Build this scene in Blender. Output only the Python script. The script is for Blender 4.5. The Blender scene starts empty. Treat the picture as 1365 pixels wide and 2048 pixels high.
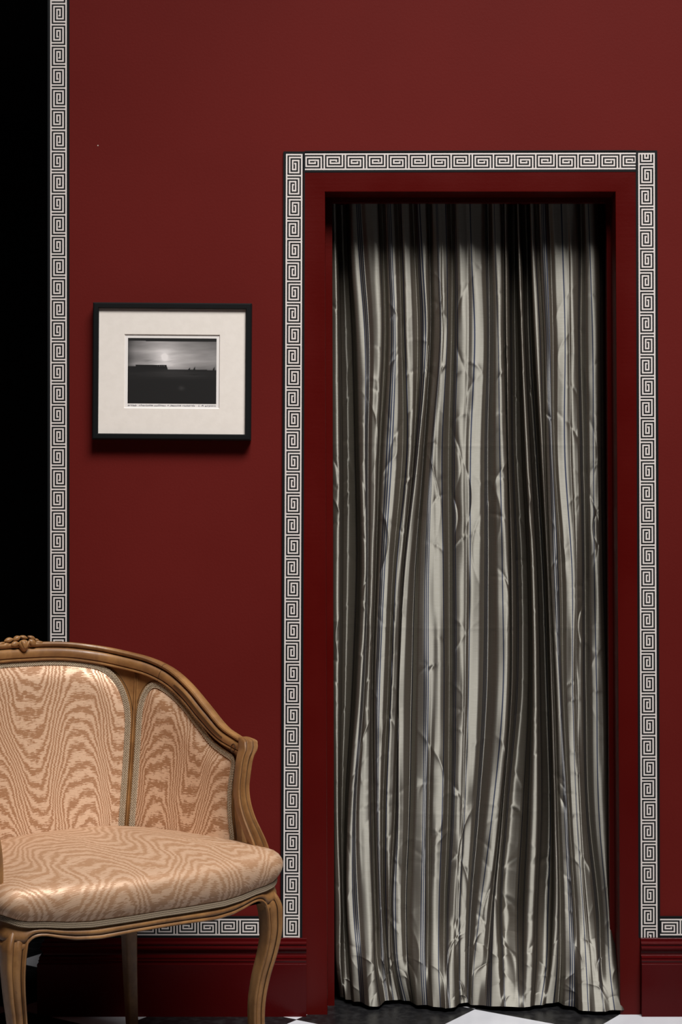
import bpy, math, random
import numpy as np
from mathutils import Vector, Matrix
random.seed(7); RNG = np.random.default_rng(7)
SC = bpy.context.scene
COL = SC.collection
PI = math.pi
R = math.radians

# ------------------------------------------------------------------ camera
cam = bpy.data.objects.new('camera', bpy.data.cameras.new('camera')); COL.objects.link(cam)
cam.location = (0, -4.1, 1.205); cam.rotation_euler = (R(90), 0, 0)
cam.data.sensor_fit = 'VERTICAL'; cam.data.sensor_height = 36.0; cam.data.sensor_width = 24.0
cam.data.lens = 60.06; cam.data.clip_start = 0.05
SC.camera = cam
# ------------------------------------------------------------------ world, lamps, exposure
wd = bpy.data.worlds.new('world'); SC.world = wd; wd.use_nodes = True
wd.node_tree.nodes['Background'].inputs[0].default_value = (0.8, 0.88, 1, 1)
wd.node_tree.nodes['Background'].inputs[1].default_value = 0.004
def area(name, loc, target, sx, sy, power, color, spread=180):
    l = bpy.data.lights.new(name, 'AREA'); l.shape = 'RECTANGLE'; l.size = sx; l.size_y = sy
    l.energy = power; l.color = color; l.spread = R(spread)
    o = bpy.data.objects.new(name, l); COL.objects.link(o); o.location = loc
    d = Vector(target) - Vector(loc); o.rotation_euler = d.to_track_quat('-Z', 'Y').to_euler()
    return o
area('skylight', (1.1, -2.75, 5.9), (0.12, -0.1, 1.35), 3.1, 2.0, 82, (1.0, 0.975, 0.95), 56)
SC.view_settings.view_transform = 'Standard'
try: SC.view_settings.look = 'None'
except Exception: pass
SC.view_settings.exposure = 0.0; SC.view_settings.gamma = 1.0
SC.view_settings.use_curve_mapping = False
SC.cycles.max_bounces = 8; SC.cycles.diffuse_bounces = 4; SC.cycles.glossy_bounces = 4

# ------------------------------------------------------------------ helpers
def mesh_obj(name, verts, faces, mats, parent=None, smooth=True, midx=None, uv=None, sharp=None):
    me = bpy.data.meshes.new(name)
    me.from_pydata([tuple(map(float, v)) for v in verts], [], [tuple(int(i) for i in f) for f in faces])
    if not isinstance(mats, (list, tuple)): mats = [mats]
    for m in mats: me.materials.append(m)
    if midx is not None: me.polygons.foreach_set('material_index', np.asarray(midx, dtype=np.int32))
    me.polygons.foreach_set('use_smooth', np.full(len(me.polygons), smooth, dtype=bool))
    if uv is not None:
        ul = me.uv_layers.new(name='UVMap')
        li = np.empty(len(me.loops), dtype=np.int32); me.loops.foreach_get('vertex_index', li)
        ul.data.foreach_set('uv', np.asarray(uv, dtype=np.float32)[li].ravel())
    me.update()
    if sharp is not None:
        try: me.set_sharp_from_angle(angle=R(sharp))
        except Exception: pass
    o = bpy.data.objects.new(name, me); COL.objects.link(o)
    if parent is not None: o.parent = parent
    return o

class MB:
    """collects pieces of one mesh"""
    def __init__(s): s.v = []; s.f = []; s.m = []; s.uv = []; s.n = 0
    def add(s, v, f, m=0, uv=None):
        v = np.asarray(v, float).reshape(-1, 3)
        s.v.append(v); s.f += [tuple(i + s.n for i in q) for q in f]; s.m += [m] * len(f)
        s.uv.append(np.zeros((len(v), 2)) if uv is None else np.asarray(uv, float).reshape(-1, 2))
        s.n += len(v); return s
    def box(s, a, b, m=0):
        (x0, y0, z0), (x1, y1, z1) = a, b
        v = [(x0,y0,z0),(x1,y0,z0),(x1,y1,z0),(x0,y1,z0),(x0,y0,z1),(x1,y0,z1),(x1,y1,z1),(x0,y1,z1)]
        return s.add(v, [(0,3,2,1),(4,5,6,7),(0,1,5,4),(1,2,6,5),(2,3,7,6),(3,0,4,7)], m)
    def prism(s, quad, y0, y1, m=0):
        """quad: four (x,z) counter-clockwise seen from -y; front at y0"""
        v = [(x, y0, z) for x, z in quad] + [(x, y1, z) for x, z in quad]
        return s.add(v, [(0,1,2,3),(7,6,5,4),(1,0,4,5),(2,1,5,6),(3,2,6,7),(0,3,7,4)], m)
    def build(s, name, mats, parent=None, smooth=False, sharp=None, useuv=False):
        return mesh_obj(name, np.concatenate(s.v), s.f, mats, parent, smooth, s.m,
                        np.concatenate(s.uv) if useuv else None, sharp)

def grid_faces(n, m, wrap_m=False, wrap_n=False, off=0):
    f = []
    for i in range(n if wrap_n else n - 1):
        i2 = (i + 1) % n
        for j in range(m if wrap_m else m - 1):
            j2 = (j + 1) % m
            f.append((off + i*m + j, off + i*m + j2, off + i2*m + j2, off + i2*m + j))
    return f
def loft(rings, cap=True, wrap_n=False):
    rings = np.asarray(rings, float); n, m, _ = rings.shape
    f = grid_faces(n, m, True, wrap_n)
    if cap and not wrap_n:
        f.append(tuple(range(m - 1, -1, -1))); f.append(tuple((n - 1) * m + j for j in range(m)))
    return rings.reshape(-1, 3), f
def groove_idx(n, m, js, extra=2):
    k = np.zeros((n, m), int); k[:, list(js)] = 1; return np.concatenate([k.ravel(), np.zeros(extra, int)])
def pchip(x, y, xq):
    x = np.asarray(x, float); y = np.asarray(y, float); xq = np.asarray(xq, float)
    h = np.diff(x); h = h.reshape((-1,) + (1,) * (y.ndim - 1)); d = np.diff(y, axis=0) / h
    m = np.zeros_like(y)
    a, b = d[:-1], d[1:]; same = (a * b) > 0
    w1 = 2*h[1:] + h[:-1]; w2 = h[1:] + 2*h[:-1]
    with np.errstate(divide='ignore', invalid='ignore'):
        hm = (w1 + w2) / (w1 / np.where(same, a, 1) + w2 / np.where(same, b, 1))
    m[1:-1] = np.where(same, hm, 0); m[0] = d[0]; m[-1] = d[-1]
    k = np.clip(np.searchsorted(x, xq) - 1, 0, len(x) - 2)
    t = ((xq - x[k]) / (x[k+1] - x[k])); t = t.reshape((-1,) + (1,) * (y.ndim - 1)); hk = h[k]
    return ((1+2*t)*(1-t)**2)*y[k] + (t*(1-t)**2)*hk*m[k] + (t*t*(3-2*t))*y[k+1] + (t*t*(t-1))*hk*m[k+1]
def catmull(x, y, xq):
    x = np.asarray(x, float); y = np.asarray(y, float); xq = np.asarray(xq, float)
    m = np.gradient(y, x, axis=0)
    k = np.clip(np.searchsorted(x, xq) - 1, 0, len(x) - 2)
    h = (x[k+1] - x[k]); t = (xq - x[k]) / h
    sh = (-1,) + (1,) * (y.ndim - 1); t = t.reshape(sh); h = h.reshape(sh)
    return ((1+2*t)*(1-t)**2)*y[k] + (t*(1-t)**2)*h*m[k] + (t*t*(3-2*t))*y[k+1] + (t*t*(t-1))*h*m[k+1]
def norm(v): return v / np.maximum(np.linalg.norm(v, axis=-1, keepdims=True), 1e-9)
def cumlen(p): return np.concatenate([[0], np.cumsum(np.linalg.norm(np.diff(p, axis=0), axis=1))])
def smooth01(x): x = np.clip(x, 0, 1); return x * x * (3 - 2 * x)

def structure(o): o['kind'] = 'structure'; return o
def tag(o, label, cat, group=None):
    o['label'] = label; o['category'] = cat
    if group: o['group'] = group
    return o
def empty(name, loc, rz=0):
    o = bpy.data.objects.new(name, None); COL.objects.link(o); o.location = loc; o.rotation_euler = (0, 0, rz)
    o.empty_display_size = 0.1; return o

# ------------------------------------------------------------------ node helper
class NT:
    def __init__(s, name):
        s.mat = bpy.data.materials.new(name); s.mat.use_nodes = True
        s.t = s.mat.node_tree; s.b = s.t.nodes['Principled BSDF']
    def n(s, typ, **kw):
        nd = s.t.nodes.new(typ)
        for k, v in kw.items(): setattr(nd, k, v)
        return nd
    def put(s, sock, v):
        if v is None: return
        if isinstance(v, bpy.types.NodeSocket): s.t.links.new(v, sock)
        else: sock.default_value = v
    def math(s, op, a, b=None, c=None, clamp=False):
        nd = s.n('ShaderNodeMath', operation=op, use_clamp=clamp)
        for i, v in enumerate((a, b, c)): s.put(nd.inputs[i], v)
        return nd.outputs[0]
    def noise(s, vec, scale, detail=2.0, rough=0.5):
        nd = s.n('ShaderNodeTexNoise'); s.put(nd.inputs['Vector'], vec)
        nd.inputs['Scale'].default_value = scale; nd.inputs['Detail'].default_value = detail
        nd.inputs['Roughness'].default_value = rough; return nd.outputs[0]
    def comb(s, x, y, z=0.0):
        nd = s.n('ShaderNodeCombineXYZ'); s.put(nd.inputs[0], x); s.put(nd.inputs[1], y); s.put(nd.inputs[2], z)
        return nd.outputs[0]
    def sep(s, v):
        nd = s.n('ShaderNodeSeparateXYZ'); s.put(nd.inputs[0], v); return nd.outputs
    def mix(s, f, a, b):
        nd = s.n('ShaderNodeMix', data_type='RGBA'); s.put(nd.inputs[0], f)
        ca = [i for i in nd.inputs if i.type == 'RGBA']; s.put(ca[0], a); s.put(ca[1], b)
        return [o for o in nd.outputs if o.type == 'RGBA'][0]
    def remap(s, v, a, b, c, d):
        nd = s.n('ShaderNodeMapRange'); nd.interpolation_type = 'SMOOTHSTEP'
        for i, q in enumerate((v, a, b, c, d)): s.put(nd.inputs[i], q)
        return nd.outputs[0]
    def bump(s, h, strength, dist):
        nd = s.n('ShaderNodeBump'); nd.inputs['Strength'].default_value = strength
        nd.inputs['Distance'].default_value = dist; s.put(nd.inputs['Height'], h); return nd.outputs[0]
    def set(s, **kw):
        for k, v in kw.items(): s.put(s.b.inputs[k.replace('_', ' ')], v)
        return s
def rgb(r, g, b): return (r, g, b, 1.0)
def obj_co(t): return t.n('ShaderNodeTexCoord').outputs['Object']
def uv_co(t): return t.n('ShaderNodeTexCoord').outputs['UV']

M_SEATGIMP = None
def plain(name, col, rough=0.5, spec=0.5, metal=0.0):
    t = NT(name); t.set(Base_Color=rgb(*col), Roughness=rough, Metallic=metal); t.b.inputs['Specular IOR Level'].default_value = spec
    return t.mat
def painted(name, c1, c2, rough, scale, bump_d, spec=0.5, coat=0.0, streak=None, chips=()):
    t = NT(name); co = obj_co(t)
    n1 = t.noise(co, scale, 4, 0.55)
    col = t.mix(t.remap(n1, 0.3, 0.7, 0, 1), rgb(*c1), rgb(*c2))
    for (cx_, cz_, r_) in chips:                       # plaster showing through an old nail hole
        dx = t.n('ShaderNodeVectorMath', operation='DISTANCE'); t.put(dx.inputs[0], co); dx.inputs[1].default_value = (cx_, 0, cz_)
        col = t.mix(t.remap(dx.outputs[1], r_ * .7, r_, 1, 0), col, rgb(.5, .42, .36))
    t.put(t.b.inputs['Base Color'], col)
    fine = t.noise(co, 170, 3, 0.6)
    if streak:
        x, y, z = t.sep(co)
        fine = t.math('ADD', fine, t.noise(t.comb(t.math('MULTIPLY', x, streak[0]), y, t.math('MULTIPLY', z, streak[1])), 1.0, 3))
    t.put(t.b.inputs['Normal'], t.bump(fine, 0.35, bump_d))
    t.put(t.b.inputs['Roughness'], t.remap(n1, 0.2, 0.8, rough - 0.05, rough + 0.06))
    t.b.inputs['Specular IOR Level'].default_value = spec
    t.b.inputs['Coat Weight'].default_value = coat; t.b.inputs['Coat Roughness'].default_value = 0.2
    return t.mat

M_WALL = painted('red_wall_paint', (.106, .0085, .0066), (.117, .0100, .0080), .62, 1.7, .0006, .08, chips=[((196 - 682.5) * .0012, (2028.2 - 291) * .0012, .0017)])
M_GLOSS = painted('red_gloss_paint', (.068, .0020, .0014), (.078, .0028, .0018), .36, 3.0, .0005, .16, 0.0, (3, 120))
M_BASE = painted('baseboard_gloss_paint', (.056, .0022, .0026), (.064, .0028, .0032), .22, 3.0, .0006, .12)
M_BLACK = plain('black_trim', (.008, .009, .010), .5, .15)
M_WHITE = plain('white_trim', (.66, .60, .57), .6, .3)
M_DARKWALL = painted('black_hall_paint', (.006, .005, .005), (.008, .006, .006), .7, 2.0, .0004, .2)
M_CEIL = plain('ceiling_paint', (.12, .05, .045), .8, .2)

def floor_mat():
    t = NT('marble_checker'); co = obj_co(t)
    s = 0.31; A = (0.324, 0.041); e1 = (.832 / s, -.555 / s); e2 = (-.555 / s, -.832 / s)
    x, y, z = t.sep(co)
    x = t.math('SUBTRACT', x, A[0]); y = t.math('SUBTRACT', y, A[1])
    p = t.math('ADD', t.math('MULTIPLY', x, e1[0]), t.math('MULTIPLY', y, e1[1]))
    q = t.math('ADD', t.math('MULTIPLY', x, e2[0]), t.math('MULTIPLY', y, e2[1]))
    par = t.math('ADD', t.math('FLOOR', p), t.math('FLOOR', q))
    black = t.math('ABSOLUTE', t.math('MODULO', par, 2.0))
    n = t.noise(co, 5, 6, 0.65); n2 = t.noise(co, 40, 4, .6)
    wht = t.mix(t.remap(n, .35, .7, 0, 1), rgb(.66, .67, .71), rgb(.58, .59, .63))
    blk = t.mix(t.remap(n2, .4, .75, 0, 1), rgb(.008, .008, .009), rgb(.02, .02, .021))
    col = t.mix(t.math('GREATER_THAN', black, .5), wht, blk)
    ed = None
    for c in (p, q):
        fr = t.math('FRACT', t.math('ADD', c, 0.5)); d = t.math('ABSOLUTE', t.math('SUBTRACT', fr, 0.5))
        ed = d if ed is None else t.math('MINIMUM', ed, d)
    col = t.mix(t.remap(ed, .003, .006, 1, 0), col, rgb(.02, .02, .02))
    t.put(t.b.inputs['Base Color'], col)
    t.put(t.b.inputs['Roughness'], t.remap(n2, .3, .7, .3, .42))
    return t.mat
M_FLOOR = floor_mat()

def wood_mat():
    t = NT('honey_walnut'); co = obj_co(t); x, y, z = t.sep(co)
    n = t.noise(co, 14, 5, .6)
    g = t.noise(t.comb(t.math('MULTIPLY', x, 26), t.math('MULTIPLY', y, 26), t.math('MULTIPLY', z, 9)), 1.0, 5, .65)
    g2 = t.noise(co, 260, 2, .5)
    c = t.mix(t.remap(n, .3, .7, 0, 1), rgb(.175, .078, .025), rgb(.32, .160, .056))
    c = t.mix(t.remap(g, .45, .75, 0, .75), c, rgb(.16, .070, .024))
    c = t.mix(t.remap(g2, .60, .78, 0, .5), c, rgb(.12, .055, .02))
    t.put(t.b.inputs['Base Color'], c)
    t.put(t.b.inputs['Roughness'], t.remap(g, .2, .8, .34, .5))
    t.put(t.b.inputs['Normal'], t.bump(t.math('ADD', g, t.math('MULTIPLY', g2, .4)), .25, .0008))
    return t.mat
M_WOOD = wood_mat()
M_CHANNEL = plain('dark_channel', (.075, .032, .012), .45, .3)  # flat strip on the rail; its dark colour alone stands for the recess
M_LINE = plain('incised_dark_line', (.035, .016, .007), .6, .2)

def moire_mat(name, P=0.25, A=0.115, F=29.0, warp=1.0, dark=(.345, .172, .082), light=(.67, .45, .30)):
    t = NT(name); u, v, _ = t.sep(uv_co(t)); uvc = uv_co(t)
    lo = t.noise(uvc, 5.0, 1, .5)
    lo2 = t.noise(t.comb(t.math('ADD', t.math('MULTIPLY', u, 14), 3.3), t.math('MULTIPLY', v, 7)), 1.0, 1, .4)
    ph = t.math('ADD', t.math('MULTIPLY', u, 2 * PI / P), t.math('MULTIPLY', t.math('SUBTRACT', lo, .5), 2.2 * warp))
    cs_ = t.math('COSINE', ph)
    arch = t.math('MULTIPLY', t.math('MULTIPLY', cs_, t.math('SUBTRACT', 1.5, t.math('MULTIPLY', t.math('MULTIPLY', cs_, cs_), .5))), A * F)
    jag = t.noise(t.comb(t.math('MULTIPLY', u, 48), t.math('MULTIPLY', v, 480)), 1.0, 2, .6)
    med = t.noise(t.comb(t.math('MULTIPLY', u, 60), t.math('MULTIPLY', v, 34)), 1.0, 2, .5)
    tot = t.math('ADD', t.math('MULTIPLY', v, F), arch)
    tot = t.math('ADD', tot, t.math('MULTIPLY', t.math('SUBTRACT', jag, .5), 1.5))
    tot = t.math('ADD', tot, t.math('MULTIPLY', t.math('SUBTRACT', med, .5), .8))
    tot = t.math('ADD', tot, t.math('MULTIPLY', t.math('SUBTRACT', lo2, .5), 2.2 * warp))
    sn = t.math('SINE', t.math('MULTIPLY', tot, 2 * PI))
    f = t.remap(sn, -.28, .22, 0, 1)
    weft = t.noise(t.comb(t.math('MULTIPLY', u, 30), t.math('MULTIPLY', v, 1500)), 1.0, 1, .5)
    c = t.mix(f, rgb(*dark), rgb(*light))
    c = t.mix(t.remap(weft, .4, .7, 0, .25), c, rgb(.40, .235, .13))
    t.put(t.b.inputs['Base Color'], c)
    t.put(t.b.inputs['Roughness'], t.remap(f, 0, 1, .56, .43))
    t.b.inputs['Metallic'].default_value = 0.2
    t.b.inputs['Specular IOR Level'].default_value = 0.5
    t.b.inputs['Sheen Weight'].default_value = 0.15; t.b.inputs['Sheen Roughness'].default_value = .4
    t.b.inputs['Sheen Tint'].default_value = rgb(1, .8, .6)
    t.put(t.b.inputs['Normal'], t.bump(t.math('ADD', weft, t.math('MULTIPLY', f, .5)), .25, .0005))
    return t.mat
M_MOIRE = moire_mat('peach_moire_silk')
M_MOIRE_SEAT = moire_mat('peach_moire_silk_seat', .22, .07, 27.0, 1.4, (.45, .25, .135), (.65, .43, .285))
def gimp_mat():
    t = NT('cream_gimp_braid'); co = obj_co(t)
    n = t.noise(co, 420, 2, .6)
    t.put(t.b.inputs['Base Color'], t.mix(t.remap(n, .3, .7, 0, 1), rgb(.29, .22, .145), rgb(.52, .43, .31)))
    t.set(Roughness=.6); return t.mat
M_GIMP = gimp_mat()
M_SEATGIMP = plain('seat_gimp_shaded', (.27, .21, .145), .65, .2)  # darker copy of the braid colour: shade under the cushion put into it
M_GIMPBASE = plain('gimp_band', (.24, .17, .10), .8, .2)
M_UNDER = plain('dark_hessian', (.012, .010, .008), .9, .1)

def taffeta_mat():
    t = NT('striped_silk_taffeta'); uvc = uv_co(t); u, v, _ = t.sep(uvc)
    P = 0.0765
    a = t.math('FRACT', t.math('DIVIDE', u, P))           # one repeat: triple line, then a single line half way
    def line(c, w):
        return t.remap(t.math('ABSOLUTE', t.math('SUBTRACT', a, c)), w * .8, w * 1.25, 1, 0)
    s1 = line(.75, .0155)
    tr = t.math('MAXIMUM', t.math('MAXIMUM', line(.25, .0125), line(.200, .0125)), line(.300, .0125))
    band = line(.25, .058)
    slub = t.noise(t.comb(t.math('MULTIPLY', u, 45), t.math('MULTIPLY', v, 900)), 1.0, 2, .55)
    warp = t.noise(t.comb(t.math('MULTIPLY', u, 1400), t.math('MULTIPLY', v, 6)), 1.0, 1, .5)
    base = t.mix(t.remap(slub, .35, .7, 0, 1), rgb(.375, .365, .315), rgb(.43, .42, .37))
    base = t.mix(t.remap(warp, .4, .8, 0, .35), base, rgb(.26, .235, .195))
    base = t.mix(t.math('MULTIPLY', band, .15), base, rgb(.36, .37, .40))
    c = t.mix(t.math('MAXIMUM', s1, tr), base, rgb(.035, .045, .085))
    # shot silk: a matt brownish weft under a sleek grey-green warp that throws a narrow, upright sheen
    nrm = t.bump(slub, .18, .0005)
    dif = t.n('ShaderNodeBsdfDiffuse'); t.put(dif.inputs['Color'], t.mix(.84, c, t.mix(t.math('MAXIMUM', s1, tr), rgb(.075, .050, .034), rgb(.012, .013, .02))))
    t.put(dif.inputs['Normal'], nrm)
    gl = t.n('ShaderNodeBsdfAnisotropic'); gl.distribution = 'GGX'
    t.put(gl.inputs['Color'], t.mix(t.math('MAXIMUM', s1, tr), t.mix(.18, c, rgb(.40, .405, .380)), rgb(.055, .063, .095)))
    gl.inputs['Roughness'].default_value = TAFF_ROUGH; gl.inputs['Anisotropy'].default_value = .70; gl.inputs['Rotation'].default_value = TAFF_ROT
    tg = t.n('ShaderNodeTangent'); tg.direction_type = 'UV_MAP'; t.put(gl.inputs['Tangent'], tg.outputs[0]); t.put(gl.inputs['Normal'], nrm)
    mx = t.n('ShaderNodeMixShader'); mx.inputs[0].default_value = TAFF_MIX
    t.t.links.new(dif.outputs[0], mx.inputs[1]); t.t.links.new(gl.outputs[0], mx.inputs[2])
    t.t.links.new(mx.outputs[0], t.t.nodes['Material Output'].inputs[0])
    t.t.nodes.remove(t.b)
    return t.mat
TAFF_ROUGH, TAFF_ROT, TAFF_MIX = .60, 0.0, .62
M_TAFF = taffeta_mat()

# ------------------------------------------------------------------ setting: floor, walls, ceiling
U = 0.0012                                   # metres per image pixel at the plane of the red wall
def X(p): return (p - 682.5) * U             # image pixel column -> metres along the wall
def Zz(p): return (2028.2 - p) * U           # image pixel row -> metres above the floor
WL = X(96.0)                                 # free left edge of the red wall
RX, FY, CZ, LX = 3.2, -5.6, 6.2, -2.3
DW0, DW1, DTOP = X(611), X(1272), Zz(346)    # plaster opening behind the door casing
g = MB(); g.box((LX, FY, -.1), (RX, 3.0, 0)); structure(g.build('floor', M_FLOOR))
g = MB(); g.box((LX, FY, CZ), (RX, 3.0, CZ + .1)); structure(g.build('ceiling', M_CEIL))
TH = .24
g = MB()
g.box((WL, 0, 0), (DW0 + .03, TH, CZ)); g.box((DW1 - .03, 0, 0), (RX, TH, CZ)); g.box((DW0 + .03, 0, DTOP - .03), (DW1 - .03, TH, CZ))
structure(g.build('wall_back', M_WALL))
g = MB(); g.box((LX - .1, FY, 0), (LX, 0, CZ)); structure(g.build('wall_left', M_WALL))
g = MB(); g.box((RX, FY, 0), (RX + .1, 3.0, CZ)); structure(g.build('wall_right', M_WALL))
g = MB(); g.box((LX, FY - .1, 0), (RX, FY, CZ)); structure(g.build('wall_front', M_WALL))
# dark passage to the left of the red wall and the dark cupboard behind the curtain
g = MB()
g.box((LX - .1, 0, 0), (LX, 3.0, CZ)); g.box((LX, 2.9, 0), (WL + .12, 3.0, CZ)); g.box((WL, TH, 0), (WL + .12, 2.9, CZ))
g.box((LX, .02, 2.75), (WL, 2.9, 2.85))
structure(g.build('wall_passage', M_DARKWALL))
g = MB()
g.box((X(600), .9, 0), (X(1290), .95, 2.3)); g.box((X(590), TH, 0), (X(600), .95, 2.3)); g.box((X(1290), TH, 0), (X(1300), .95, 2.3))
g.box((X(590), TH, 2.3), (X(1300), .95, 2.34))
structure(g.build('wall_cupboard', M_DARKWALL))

# ------------------------------------------------------------------ door casing
oL = [(X(602.5), 0), (X(606.5), Zz(343))]; oR = [(X(1275), Zz(343)), (X(1281), 0)]       # outer edges (the old frame is a little out of true)
iL = [(X(655.5), 0), (X(650.5), Zz(384.5))]; iR = [(X(1231), Zz(384.5)), (X(1240.5), 0)]      # inner edges
sL = [(X(669.2), 0), (X(664.4), Zz(394.5))]; sR = [(X(1223.0), Zz(394.5)), (X(1230.5), 0)]    # stop edges
O_, I_, S_ = oL + oR, iL + iR, sL + sR
rings = []
for (ox, oz), (ix, iz), (sx, sz) in zip(O_, I_, S_):
    k = lambda f: (ox + (ix - ox) * f, oz + (iz - oz) * f)
    P2 = [(k(0), .06), (k(0), -.003), (k(.02), -.0042), (k(.96), -.0042), (k(.985), -.0036), (k(1), -.0015), (k(1), .069), ((sx, sz), .0695), ((sx, sz), .088), (k(1), .0885), (k(1), .30), (k(.0), .30)]
    rings.append([(q[0], y, q[1]) for q, y in P2])
v, f = loft(rings); structure(mesh_obj('trim_1', v, [q[::-1] for q in f], M_GLOSS, None, True, sharp=30))

g = MB(); g.box((iL[0][0], .089, 0), (iR[1][0], .32, .002)); structure(g.build('trim_8', plain('black_threshold', (.012, .012, .013), .4, .3)))
# ------------------------------------------------------------------ Greek key borders
CELL = 42.2 / 14 * U
KEY_A = [(1, 1, 7, 1), (7, 1, 1, 9), (3, 9, 5, 1), (3, 3, 1, 7), (3, 3, 3, 1), (5, 3, 1, 5), (1, 1, 1, 11), (1, 11, 8, 1)]
def key_border(name, p0, p1, n_units, side, phase=0.0, flip=False, rot180=False, w_edge=1.65, cap=False):
    """p0->p1 runs along the strip centre line, given as (x,z); pattern is laid in cells"""
    p0 = np.array(p0, float); p1 = np.array(p1, float); d = p1 - p0; Ln = np.linalg.norm(d); d /= Ln
    nrm = np.array(side, float); nrm = nrm - d * np.dot(nrm, d); nrm /= np.linalg.norm(nrm)
    g = MB(); W = CELL * (5.5 + w_edge)
    yb, yf = 0.0, -.0036
    def P(c, r): return p0 + nrm * ((c - 4.5) * CELL) + d * (r)
    def quad(c0, r0, c1, r1, y_f, y_b, m):
        q = [P(c0, r0), P(c1, r0), P(c1, r1), P(c0, r1)]
        ar = sum(q[i][0] * q[(i+1) % 4][1] - q[(i+1) % 4][0] * q[i][1] for i in range(4))
        if ar < 0: q = q[::-1]
        g.prism([tuple(k) for k in q], y_f, y_b, m)
    e = 4.5 + W / CELL
    quad(4.5 - W / CELL, 0, e, Ln, yf, yb, 0)                      # black ribbon
    for c in (-1 - w_edge + .45, 10 + w_edge - .45):               # corded selvedges
        quad(c - .45, 0, c + .45, Ln, yf - .0012, yf + .0002, 0)
    quad(-1, 0, 0, Ln, yf - .00008, yf + .0002, 1); quad(9, 0, 10, Ln, yf - .00008, yf + .0002, 1)
    if cap:
        quad(4.5 - W / CELL, -(1 + w_edge) * CELL, e, 0, yf, yb, 0); quad(-1, -CELL, 10, 0, yf - .00008, yf + .0002, 1)
    step = Ln / n_units; ch = step / 14
    k = -1
    while True:
        r_start = (k + phase) * step
        if r_start > Ln: break
        mirrored = (k % 2 == 1) ^ flip
        cells = np.zeros((14, 9), bool); cells[13] = True
        for (c, r, w, h) in KEY_A: cells[r:r + h, c:c + w] = True
        runs = [(4.45, 5, 7)]
        for r in range(14):
            c = 0
            while c < 9:
                if cells[r, c]:
                    c2 = c
                    while c2 < 9 and cells[r, c2]: c2 += 1
                    runs.append((c, c2, r)); c = c2
                else: c += 1
        for c0, c1, r in runs:
            r0, r1 = (14 - (r + 1), 14 - r) if rot180 else (r, r + 1)
            if mirrored ^ rot180: c0, c1 = 9 - c1, 9 - c0
            a, b = max(0, r_start + r0 * ch), min(Ln, r_start + r1 * ch)
            if b - a > 1e-5: quad(c0, a, c1, b, yf - .00008, yf + .0002, 1)
        k += 1
    o = structure(g.build(name, [M_BLACK, M_WHITE])); return o
zb = Zz(1874.5)                                                     # top of the baseboard
zr = Zz(1853.5)                                                     # centre line of the border along the baseboard
cwb, hb = 21.4 * U, 0
key_border('trim_2', (X(117.6), Zz(-260)), (X(117.6), zb), (1874.5 + 260) / 42.2, (1, 0), phase=(260 + 6.7 + 3) / 42.2 % 1 + 0.0)
L0, L1 = (X(589.0), Zz(311.5)), (X(583.5), zb)
R0, R1 = (X(1293.3), Zz(309.5)), (X(1299), zb)
key_border('trim_3', L0, L1, 37, (1, 0), phase=.92, rot180=True, cap=True)
key_border('trim_4', R0, R1, 37, (1, 0), phase=.42, rot180=True, flip=True, cap=True)
key_border('trim_5', (X(610.4), Zz(324.2)), (X(1272.2), Zz(322.6)), 15.65, (0, -1), phase=-.05)
key_border('trim_6', (X(138), zr), (X(562), zr), 10.1, (0, -1), phase=.2)
key_border('trim_7', (X(1320.4), zr), (X(1930), zr), 14.4, (0, -1), phase=.0)

# ------------------------------------------------------------------ baseboards (moulded section swept along the wall)
BP = [(.0, 0), (.022, 0), (.0225, .1245), (.0215, .1262), (.0185, .1268), (.0185, .1290), (.0190, .1305), (.0200, .1330),
      (.0190, .1350), (.0170, .1362), (.0185, .1385), (.0180, .1415), (.0150, .1432), (.0120, .1436), (.0105, .1450), (.0100, .1490),
      (.0110, .1530), (.0135, .1570), (.0160, .1592), (.0165, .1625), (.0150, .1655), (.0120, .1662), (.0120, .1680), (.0140, .1705),
      (.0138, .1730), (.0115, .1752), (.0080, .1765), (.0070, .1825), (.0055, .1840), (.0, .1842)]
def baseboard(name, path):
    """path of (x,y) with outward directions, mitred"""
    rings = []
    for (x, y), (ox, oy) in path: rings.append([(x + ox * a, y + oy * a, z) for a, z in BP])
    v, f = loft(rings); return structure(mesh_obj(name, v, [q[::-1] for q in f], M_BASE, None, True, sharp=28))
baseboard('baseboard_left', [((X(613.5), 0), (0, -1)), ((WL, 0), (-1, -1)), ((WL, TH + 1.2), (-1, 0))])
baseboard('baseboard_right', [((RX, 0), (0, -1)), ((X(1281.5), 0), (0, -1))])

# ------------------------------------------------------------------ framed photograph
pic = empty('framed_photograph', (X(346.3), 0, Zz(744.5)))
pic.rotation_euler = (0, R(.42), 0)
tag(pic, 'small black framed black and white photograph with a wide cream mat on the red wall', 'picture')
FW, FH, FB, FD = .3785, .3265, .0140, .030
M_FRAME = plain('black_lacquer_frame', (.007, .008, .0085), .42, .2)
M_MAT = painted('cream_mat_board', (.77, .71, .65), (.80, .74, .68), .85, 60, .0003, .2)
M_PAPER = plain('white_print_paper', (.79, .75, .72), .7, .3)
rect = [(-FW/2, -FH/2), (FW/2, -FH/2), (FW/2, FH/2), (-FW/2, FH/2)]
prof = [(0, -.003), (0, -FD + .003), (.003, -FD), (FB - .002, -FD), (FB, -FD + .002), (FB, -.003)]
rings = []
for x, z in rect: rings.append([(x - math.copysign(a, x), y, z - math.copysign(a, z)) for a, y in prof])
v, f = loft(rings, wrap_n=True); mesh_obj('frame', v, f, M_FRAME, pic, False)
mo = dict(l=X(250.4), r=X(441.4), t=Zz(669.9), b=Zz(818.9)); cx, cz = pic.location.x, pic.location.z
def lp(px, pz): return ((X(px) - cx) * .994, (Zz(pz) - cz) * .994)
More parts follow.
